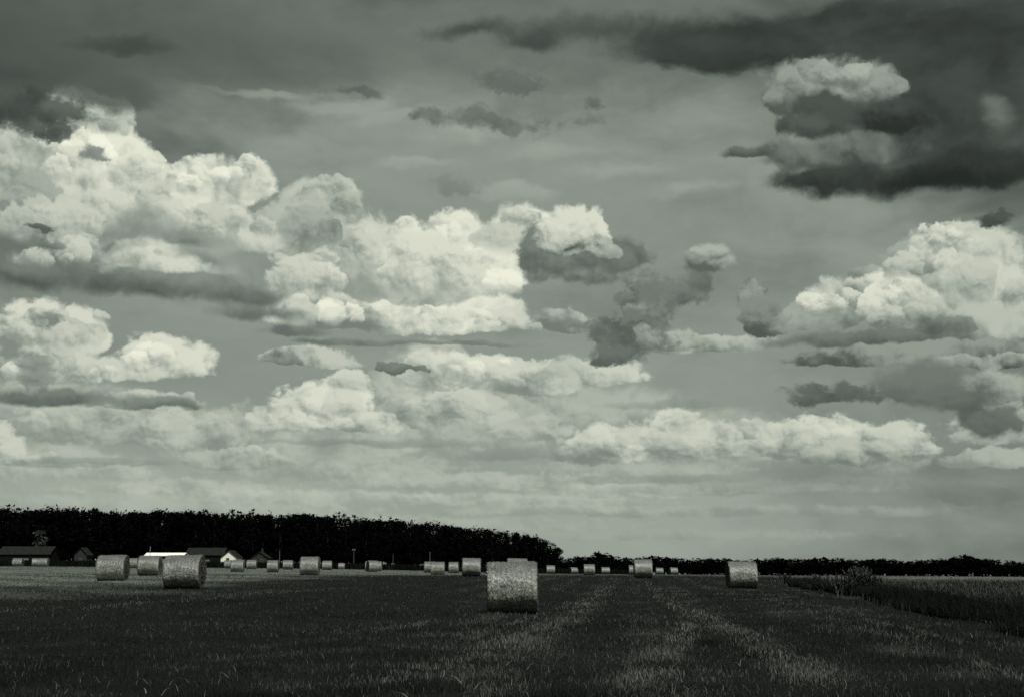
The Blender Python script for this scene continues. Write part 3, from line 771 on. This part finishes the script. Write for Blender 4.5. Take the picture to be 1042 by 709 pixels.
def bale_mesh(seed, nu, nv, amp):
    """rolled bale lying on its side: axis along x, radius 0.65, resting at z = 0; tone 1 on the darker ends"""
    r0, w = BH / 2, BW
    prof = []                                   # (x, radius, is end)
    ne = max(3, nv // 5)
    for i in range(ne): prof.append((-w / 2 - 0.012 * math.sin(i * 2.1), r0 * (0.02 + 0.93 * i / (ne - 1)), 1.0))
    for i in range(nv + 1):
        u = i / nv; x = (u - 0.5) * w
        e = min(u, 1 - u) * w
        prof.append((x, r0 * (0.965 + 0.035 * min(1, e / 0.06) ** 0.6), 0.0))
    for i in range(ne): prof.append((w / 2 + 0.012 * math.sin(i * 2.1), r0 * (0.95 - 0.93 * i / (ne - 1)), 1.0))
    vs, tn = [], []
    for x, r, e in prof:
        for k in range(nu):
            a = 2 * math.pi * k / nu
            p = Vector((x, math.cos(a), math.sin(a)))
            big = mnoise.noise(Vector((x * 1.5 + seed * 9, p.y * 1.3, p.z * 1.3))) * 0.016
            fine = (mnoise.fractal(Vector((x * 14 + seed, p.y * 9, p.z * 9)), 0.8, 2.0, 4) * 0.011 + 0.006 * math.sin(x * 52 + 0.8 * math.sin(a * 3 + seed))) * amp
            if e:
                q = Vector((x + math.copysign(1, x) * (fine * 2.0 + 0.012 * math.sin(r * 62 + a)), p.y * (r + big), p.z * (r + big)))
            else:
                q = Vector((x, p.y * (r + big + fine), p.z * (r + big + fine)))
            sag = -0.03 * max(0, -q.z / r0) ** 2
            q.y *= 1.0 + 0.03 * max(0, -q.z / r0)
            q.z = max(q.z, -r0 + 0.02) - sag * 0
            vs.append((q.x, q.y, q.z + r0 - 0.02)); tn.append(e)
    T = []
    m = len(prof)
    for i in range(m - 1):
        for k in range(nu):
            a, b = i * nu + k, i * nu + (k + 1) % nu
            T += [(a, b, b + nu), (a, b + nu, a + nu)]
    T = np.array(T)[:, ::-1]
    return tri_mesh('straw_roll', np.array(vs), T, np.array(tn), True)

def fuzz_mesh(seed, n):
    """stray stalks sticking out of the roll"""
    r = np.random.default_rng(seed)
    a = r.uniform(0, 2 * math.pi, n); x = r.uniform(-BW / 2, BW / 2, n); r0 = BH / 2 - 0.005
    c = np.stack([x, np.cos(a) * r0, np.sin(a) * r0 + BH / 2 - 0.02], 1)
    nrm = np.stack([0 * a, np.cos(a), np.sin(a)], 1)
    tg = r.normal(size=(n, 3)); tg -= nrm * np.sum(tg * nrm, 1, keepdims=True); tg /= np.linalg.norm(tg, axis=1, keepdims=True)
    L = r.uniform(0.04, 0.13, n)[:, None]; wv = np.cross(nrm, tg) * r.uniform(0.003, 0.006, n)[:, None]
    out = r.uniform(0.02, 0.25, n)[:, None]
    tip = c + tg * L + nrm * L * out; mid = c + tg * L * 0.5 + nrm * L * out * 0.65
    V_ = np.stack([c - wv, c + wv, mid + wv, mid - wv, tip], 1)
    ok = V_[:, :, 2].min(1) > 0.005
    V_ = V_[ok]; n = len(V_)
    i = np.arange(n)[:, None] * 5
    T = np.concatenate([i + [0, 1, 2], i + [0, 2, 3], i + [3, 2, 4]], 1).reshape(-1, 3)
    return tri_mesh('stray_stalks', V_.reshape(-1, 3), T, np.repeat(r.beta(1.6, 1.6, n), 5))

stalk_m = toned('stray_stalks', 0.02, 0.22, 0.45, 0.6)
far_meshes = [bale_mesh(s, 72, 18, 0.6) for s in (11, 12, 13)]
far_fuzz = [fuzz_mesh(s, 160) for s in (11, 12, 13)]
for i, b in enumerate(BALES):
    p, d, h = bale_place(b)
    z = float(height(p.x, p.y))
    o = tag(empty('straw_bale', (p.x, p.y, z - 0.01), R(b[4])), b[5], 'straw bale', 'round straw bales lying on the field')
    wpx = (b[1] - b[0]) * d / F
    vis = BW * abs(math.cos(R(b[4]))) + BH * abs(math.sin(R(b[4])))          # what its width looks like
    near = d < 75
    me = bale_mesh(20 + i, 150, 52, 0.65) if near else far_meshes[i % 3]
    fz = fuzz_mesh(40 + i, 1700) if near else far_fuzz[i % 3]
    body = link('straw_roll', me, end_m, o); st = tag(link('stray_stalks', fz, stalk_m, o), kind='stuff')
    sx = min(1.12, max(0.8, wpx / vis)) if b[4] < 10 else 1.0
    zs = h / BH * (1.0 if near else 1.0)
    o.scale = (sx if near else sx * zs ** 0.3, (zs + 1) / 2, zs)
    o.rotation_euler = (R(random.uniform(0, 1.0)), R(random.uniform(-1.2, 1.2)), R(b[4]))
# ---------------------------------------------------------------- trees
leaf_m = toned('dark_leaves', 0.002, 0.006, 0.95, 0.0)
leaf_pale = toned('grey_leaves', 0.02, 0.11, 0.8, 0.1)
bark_m = plain('bark', 0.012, 0.95, 0.05, 0.4, 6.0)

def crown_mesh(seed, kind, n, size):
    """leaf clumps through the volume of a crown of a tree one unit tall"""
    r = np.random.default_rng(seed)
    lobes = []
    if kind == 'pine':
        k = 10
        for i in range(k):
            u = i / (k - 1); zc = 0.22 + 0.72 * u
            rad = 0.16 * (1 - u) ** 0.7 + 0.035
            a = r.uniform(0, 6.28); off = rad * 0.5
            lobes.append((math.cos(a) * off, math.sin(a) * off, zc, rad * r.uniform(0.8, 1.2), 0.07))
    else:
        for i in range(13):
            u = r.uniform(0, 1); zc = 0.16 + 0.70 * u
            R_ = 0.22 * math.sin(math.pi * (0.18 + 0.72 * u)) ; a = r.uniform(0, 6.28)
            lobes.append((math.cos(a) * R_ * 0.7, math.sin(a) * R_ * 0.7, zc, r.uniform(0.08, 0.14), r.uniform(0.06, 0.11)))
        lobes.append((0, 0, 0.5, 0.15, 0.28)); lobes.append((r.uniform(-.03, .03), r.uniform(-.03, .03), 0.87, 0.10, 0.10))
    lobes = np.array(lobes); w = lobes[:, 3] ** 2 * lobes[:, 4]; pick = r.choice(len(lobes), n, p=w / w.sum())
    v = r.normal(size=(n, 3)); v /= np.linalg.norm(v, axis=1, keepdims=True); v *= r.uniform(0.35, 1.0, n)[:, None] ** 0.5
    L = lobes[pick]; c = L[:, :3] + v * np.stack([L[:, 3], L[:, 3], L[:, 4]], 1)
    u = r.normal(size=(n, 3)); u /= np.linalg.norm(u, axis=1, keepdims=True)
    t = np.cross(u, r.normal(size=(n, 3))); t /= np.linalg.norm(t, axis=1, keepdims=True)
    s = size * np.where(r.uniform(0, 1, n) < 0.25, 2.2, r.uniform(0.5, 1.3, n))[:, None]; s = np.where((np.sum(v * v, 1) > 0.8)[:, None], np.minimum(s, size * 0.9), s)
    V_ = np.stack([c - u * s, c + t * s * 0.6, c + u * s, c - t * s * 0.6], 1)
    i = np.arange(n)[:, None] * 4
    T = np.concatenate([i + [0, 1, 2], i + [0, 2, 3]], 1).reshape(-1, 3)
    return tri_mesh('crown', V_.reshape(-1, 3), T, np.repeat(r.beta(1.5, 2.2, n), 4))
def trunk_mesh(seed, kind):
    r = random.Random(seed); bm = bmesh.new()
    pts = [(0, 0, -0.02), (r.uniform(-.01, .01), r.uniform(-.01, .01), 0.3), (r.uniform(-.015, .015), r.uniform(-.015, .015), 0.62), (0, 0, 0.92)]
    tube(bm, pts, [0.022, 0.017, 0.011, 0.003], 7)
    for k in range(7):
        z = 0.25 + 0.08 * k; a = r.uniform(0, 6.28); L = 0.12 * (1 - 0.09 * k)
        tube(bm, [(0, 0, z), (math.cos(a) * L * .6, math.sin(a) * L * .6, z + L * .35), (math.cos(a) * L, math.sin(a) * L, z + L * .7)], [0.007, 0.005, 0.002], 5)
    me = bpy.data.meshes.new('trunk'); bm.to_mesh(me); bm.free(); me.materials.append(bark_m); return me

def tree_proto(name, seed, kind, leaf, n=700, size=0.022):
    o = empty(name, (0, 0, -500)); link('trunk', trunk_mesh(seed, kind), None, o)
    link('crown', crown_mesh(seed, kind, n, size), leaf, o); return o

def wood(protos, xs, label, group, cat='tree'):
    for j, (px, d, ytop, wide) in enumerate(xs):
        p = at(px, 560, d); z = float(height(p.x, d)); r = ray(px, ytop)
        hgt = HC + r.z / r.y * d - z
        k = protos[random.randrange(len(protos))]
        o = copy_tree(k)
        o.location = (p.x, d, z); o.rotation_euler = (0, 0, random.uniform(0, 6.28))
        o.scale = (hgt * wide, hgt * wide, hgt)
        tag(o, label, cat, group)

EPX = [-70, 20, 60, 110, 150, 200, 250, 290, 340, 380, 420, 450, 480, 510, 540, 555, 563, 569]
EY = [512, 514.5, 513.5, 517, 516, 516.5, 518.5, 520.5, 520.5, 524.5, 527, 530, 534, 537.5, 541.5, 546, 551, 557]
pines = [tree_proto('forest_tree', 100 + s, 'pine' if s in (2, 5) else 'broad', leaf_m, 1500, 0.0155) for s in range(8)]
xs = []
for row in range(4):
    px = -45.0
    while px < 566:
        d = np.interp(px, [0, 300, 570], [425, 500, 600]) + row * 9 + random.uniform(-2, 2)
        top = np.interp(px, EPX, EY)
        jit = abs(random.gauss(0, 2.6)) if row < 2 else abs(random.gauss(0, 1.6))
        if row == 0: jit += random.choice((0, 3, 8, 14)) * (1 if px < 520 else 0.2)
        xs.append((px, d, top + jit - random.choice((0, 0, 0, 2.0)), random.uniform(0.95, 1.5)))
        px += random.uniform(7.2, 11.8)
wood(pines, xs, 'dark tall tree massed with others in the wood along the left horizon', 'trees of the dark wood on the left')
n_forest = len(xs)
RPX = [568, 575, 583, 592, 600, 608, 616, 624, 640, 700, 760, 840, 855, 900, 960, 972, 984, 996, 1010, 1100]
RY = [567, 567, 564, 563.5, 565, 560.5, 562, 565, 565.5, 566.5, 567.5, 567.5, 566.5, 568, 568.5, 565.5, 563, 566.5, 569, 569.5]
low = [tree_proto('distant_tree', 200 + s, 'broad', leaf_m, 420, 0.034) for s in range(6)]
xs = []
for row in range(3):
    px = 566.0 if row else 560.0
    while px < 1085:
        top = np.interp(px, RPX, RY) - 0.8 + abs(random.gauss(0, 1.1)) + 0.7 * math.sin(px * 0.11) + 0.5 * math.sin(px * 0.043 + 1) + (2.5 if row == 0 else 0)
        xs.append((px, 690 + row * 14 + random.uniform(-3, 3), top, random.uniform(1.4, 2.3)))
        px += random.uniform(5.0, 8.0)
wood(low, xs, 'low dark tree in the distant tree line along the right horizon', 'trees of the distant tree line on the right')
# a paler tree in front of the wood at far left
fp = tree_proto('garden_tree', 301, 'broad', leaf_pale, 900, 0.02)
p = at(40, 560, 392); z = float(height(p.x, 392)); fp.location = (p.x, 392, z)
hg = HC + ray(40, 536).z / ray(40, 536).y * 392 - z; fp.scale = (hg * 1.1, hg * 1.1, hg)
tag(fp, 'paler round tree in front of the dark wood behind the barn at far left', 'tree')
for k in pines + low:
    for c in list(k.children): bpy.data.objects.remove(c)
    bpy.data.objects.remove(k)

# ---------------------------------------------------------------- dark maize along the far side of the field
n = 26000
px = rng.uniform(-60, 645, n); d = 318 + rng.uniform(0, 1, n) ** 1.5 * 16
x = (px - CX) / F * d; y = d
ht = 2.0 * np.interp(px, [0, 400, 645], [1.0, 1.0, 0.85]) * rng.uniform(0.82, 1.08, n)
tag(blades('maize_field', x, y, ht, np.full(n, 0.16), rng.beta(1.5, 2.5, n), toned('maize_leaves', 0.003, 0.022, 0.9, 0.02), 0.18), 'dark strip of standing maize along the far side of the field', 'maize', kind='stuff')

# ---------------------------------------------------------------- weeds at the edge of the tall grass
def weed(px, py, ytop, width, nst, label, seed):
    r = random.Random(seed); gx_, gd = on_ground(px, py)
    z = float(height(gx_, gd)); o = empty('weed_clump', (gx_, gd, z))
    hh = HC + ray(px, ytop).z / ray(px, ytop).y * gd - z
    bm = bmesh.new(); fx, fy, fh, fz = [], [], [], []
    for k in range(nst):
        a = r.uniform(0, 6.28); q = abs(r.gauss(0, 0.5)) * width; L = hh * r.uniform(0.72, 1.0) * max(0.4, 1 - (q / width) ** 2 * 0.35)
        bx, by = math.cos(a) * q, math.sin(a) * q; lx, ly = r.gauss(0, .10) + bx * .18, r.gauss(0, .10) + by * .18
        tube(bm, [(bx, by, -0.02), (bx + lx * .4, by + ly * .4, L * .5), (bx + lx, by + ly, L)], [0.009, 0.007, 0.003], 4)
        for j in range(55):
            u = r.uniform(0.12, 1.0); fx.append(bx + lx * u); fy.append(by + ly * u); fz.append(L * u - 0.05); fh.append(r.uniform(0.07, 0.20) * (1.3 - 0.7 * u))
    tag(bm_obj('stem', bm, plain('weed_stem', 0.13, 0.8, 0.1), o), kind='stuff')
    fol = blades('foliage', np.array(fx), np.array(fy), np.array(fh), np.full(len(fx), 0.022), rng.beta(1.6, 2.6, len(fx)), toned('weed_leaves', 0.008, 0.15, 0.85, 0.04), 0.9, 0.4, z=np.array(fz))
    fol.parent = o
    tag(o, label, 'weeds', 'weed clumps at the edge of the tall grass')
weed(874, 606, 575.0, 0.95, 120, 'largest bushy clump of tall dark weeds at the edge of the tall grass', 1)
weed(890, 606, 583.5, 0.55, 34, 'lower weed clump leaning against the right side of the largest one', 2)
weed(832, 598, 583, 0.7, 30, 'low weed clump midway between the largest one and the left tip of the tall grass', 3)
weed(800, 594, 582, 0.8, 30, 'low weed clump at the left tip of the tall grass, right of the lone bale', 4)
# ---------------------------------------------------------------- farm buildings beyond the maize
roof_dark = plain('old_roof_tiles', 0.016, 0.95, 0.02, 0.35, 1.2, 0.3)
wall_dark = plain('dark_boards', 0.010, 0.95, 0.01, 0.3, 2.0)
wall_white = plain('white_render', 0.78, 0.85, 0.1, 0.04, 1.0)
wall_grey = plain('grey_render', 0.035, 0.9, 0.02, 0.15, 1.0)
roof_white = plain('white_sheet_metal', 0.80, 0.5, 0.3, 0.03, 0.6)
glass_dark = plain('dark_glass', 0.02, 0.2, 0.5, 0.1)
wood_m = plain('grey_wood', 0.16, 0.85, 0.1, 0.3, 4.0)

def house(name, px, d, w, dep, yeave, yridge, wallm, roofm, label, gable_front, cat='house', rz=0.0, chimney=None, windows=(), door=False, over=0.25):
    """pitched-roof building; eaves and ridge heights are read off the photograph"""
    p = at(px, 565, d); z = float(height(p.x, d + dep / 2)) - 0.05
    he = HC + ray(px, yeave).z / ray(px, yeave).y * d - z; hr = HC + ray(px, yridge).z / ray(px, yridge).y * d - z
    o = empty(name, (p.x, d + dep / 2, z), rz)
    a, b = w / 2, dep / 2
    bm = bmesh.new()
    lo = [bm.verts.new((sx * a, sy * b, -0.3)) for sx, sy in ((-1, -1), (1, -1), (1, 1), (-1, 1))]
    up = [bm.verts.new((sx * a, sy * b, he)) for sx, sy in ((-1, -1), (1, -1), (1, 1), (-1, 1))]
    if gable_front: r0, r1 = bm.verts.new((0, -b, hr)), bm.verts.new((0, b, hr))
    else: r0, r1 = bm.verts.new((-a, 0, hr)), bm.verts.new((a, 0, hr))
    for i in range(4):
        j = (i + 1) % 4; f = [lo[i], lo[j], up[j], up[i]]
        if gable_front and i in (0, 2): f = [lo[i], lo[j], up[j], r0 if i == 0 else r1, up[i]]
        if not gable_front and i in (1, 3): f = [lo[i], lo[j], up[j], r1 if i == 1 else r0, up[i]]
        bm.faces.new(f)
    bm_obj('wall', bm, wallm, o)
    bm = bmesh.new(); th = 0.14
    for s in (-1, 1):
        run, rise = (a if gable_front else b), hr - he
        dx, dz = run + over, -(rise / run) * (run + over)
        pts = []
        for u, vv in ((0, -1), (0, 1), (1, 1), (1, -1)):
            e = (b if gable_front else a) + over
            q = (s * dx * u, vv * e) if gable_front else (vv * e, s * dx * u)
            pts.append((q[0], q[1], hr + 0.02 + dz * u))
        lo_ = [bm.verts.new(q) for q in pts]; hi_ = [bm.verts.new((q[0], q[1], q[2] + th)) for q in pts]
        bm.faces.new(hi_); bm.faces.new(lo_[::-1])
        for i in range(4): bm.faces.new((lo_[i], lo_[(i + 1) % 4], hi_[(i + 1) % 4], hi_[i]))
    bmesh.ops.recalc_face_normals(bm, faces=bm.faces)
    ro = bm_obj('roof', bm, roofm, o)
    if chimney:
        bm = bmesh.new(); box(bm, (chimney[0], chimney[1], hr + 0.35), (0.5, 0.5, 1.5)); box(bm, (chimney[0], chimney[1], hr + 1.14), (0.62, 0.62, 0.1))
        bm_obj('chimney', bm, wall_grey, ro)
    for wx, wz, ww, wh in windows:
        bm = bmesh.new()
        for q, s in (((wx, -b - 0.03, wz + wh / 2), (ww + .16, .08, .08)), ((wx, -b - 0.03, wz - wh / 2), (ww + .2, .1, .08)), ((wx - ww / 2, -b - 0.03, wz), (.08, .08, wh)), ((wx + ww / 2, -b - 0.03, wz), (.08, .08, wh)), ((wx, -b - 0.03, wz), (.05, .06, wh))):
            box(bm, q, s)
        f = bm_obj('window', bm, wood_m, o); bm = bmesh.new(); box(bm, (wx, -b - 0.006, wz), (ww - .08, .02, wh - .08)); bm_obj('pane', bm, glass_dark, f)
    if door:
        bm = bmesh.new(); box(bm, (0, -b - 0.03, 1.3), (min(3.0, w * .3), .06, 2.6)); bm_obj('door', bm, wood_m, o)
    tag(o, label, cat, 'farm buildings in front of the wood')
    return o
house('barn', 24, 372, 15.0, 8.0, 563.6, 555.8, wall_dark, roof_dark, 'long low dark barn at the far left edge in front of the wood', False, 'barn', door=True)
house('cottage', 82, 366, 3.6, 5.0, 564.0, 557.0, wall_grey, roof_dark, 'tiny grey gabled cottage above the gap between the two leftmost groups of bales', True, windows=((0, 2.2, .7, .9),))
house('shed', 167, 360, 10.4, 5.0, 565.0, 562.4, wall_dark, roof_white, 'long low shed with a bright white roof behind the two big bales on the left', False, 'shed', door=True, over=0.35)
house('barn', 208, 372, 10.8, 7.5, 564.4, 557.2, wall_dark, roof_dark, 'dark long-roofed barn between the white-roofed shed and the white gable', False, 'barn', door=True)
house('cottage', 233, 362, 4.5, 7.0, 566.6, 559.8, wall_white, roof_dark, 'small house with a bright white gable facing the field', True, windows=((-0.3, 2.6, .8, .9),), over=0.3)
house('cottage', 264, 370, 4.8, 5.5, 567.2, 561.4, wall_grey, roof_dark, 'small grey house with a chimney right of the white gable', True, chimney=(0.3, 0.0), windows=((0.6, 2.4, .8, .9),))

def pole(px, d, ytop, v, label, arm=True):
    p = at(px, 565, d); z = float(height(p.x, d)); H_ = HC + ray(px, ytop).z / ray(px, ytop).y * d - z
    o = empty('utility_pole', (p.x, d, z))
    m = plain('pole_%d' % px, v, 0.8, 0.1, 0.2)
    bm = bmesh.new(); tube(bm, [(0, 0, -0.3), (0, 0, H_ * .5), (0, 0, H_)], [0.09, 0.085, 0.075], 8); bm_obj('shaft', bm, m, o)
    if arm:
        bm = bmesh.new(); box(bm, (0, -0.14, H_ - 0.3), (0.7, 0.08, 0.09)); arm_o = bm_obj('crossarm', bm, m, o)
        for s in (-.3, .3):
            bm = bmesh.new(); tube(bm, [(s, -0.14, H_ - .25), (s, -0.14, H_ - .06)], [0.05, 0.035], 6); bm_obj('insulator', bm, wall_white, arm_o)
    tag(o, label, 'pole', 'utility poles along the wood')
pole(152.6, 355, 555.5, 0.25, 'pale thin pole above the left end of the white-roofed shed', False)
pole(284.5, 356, 559.8, 0.12, 'dark pole right of the grey house with the chimney', False)
pole(360, 356, 558.2, 0.07, 'grey pole above the gap between the mid-sized bale and the broad low bale')
pole(400, 358, 562.8, 0.07, 'short grey pole against the wood right of the broad low bale', False)
pole(437.5, 358, 561, 0.12, 'pale pole above the two touching bales', False)
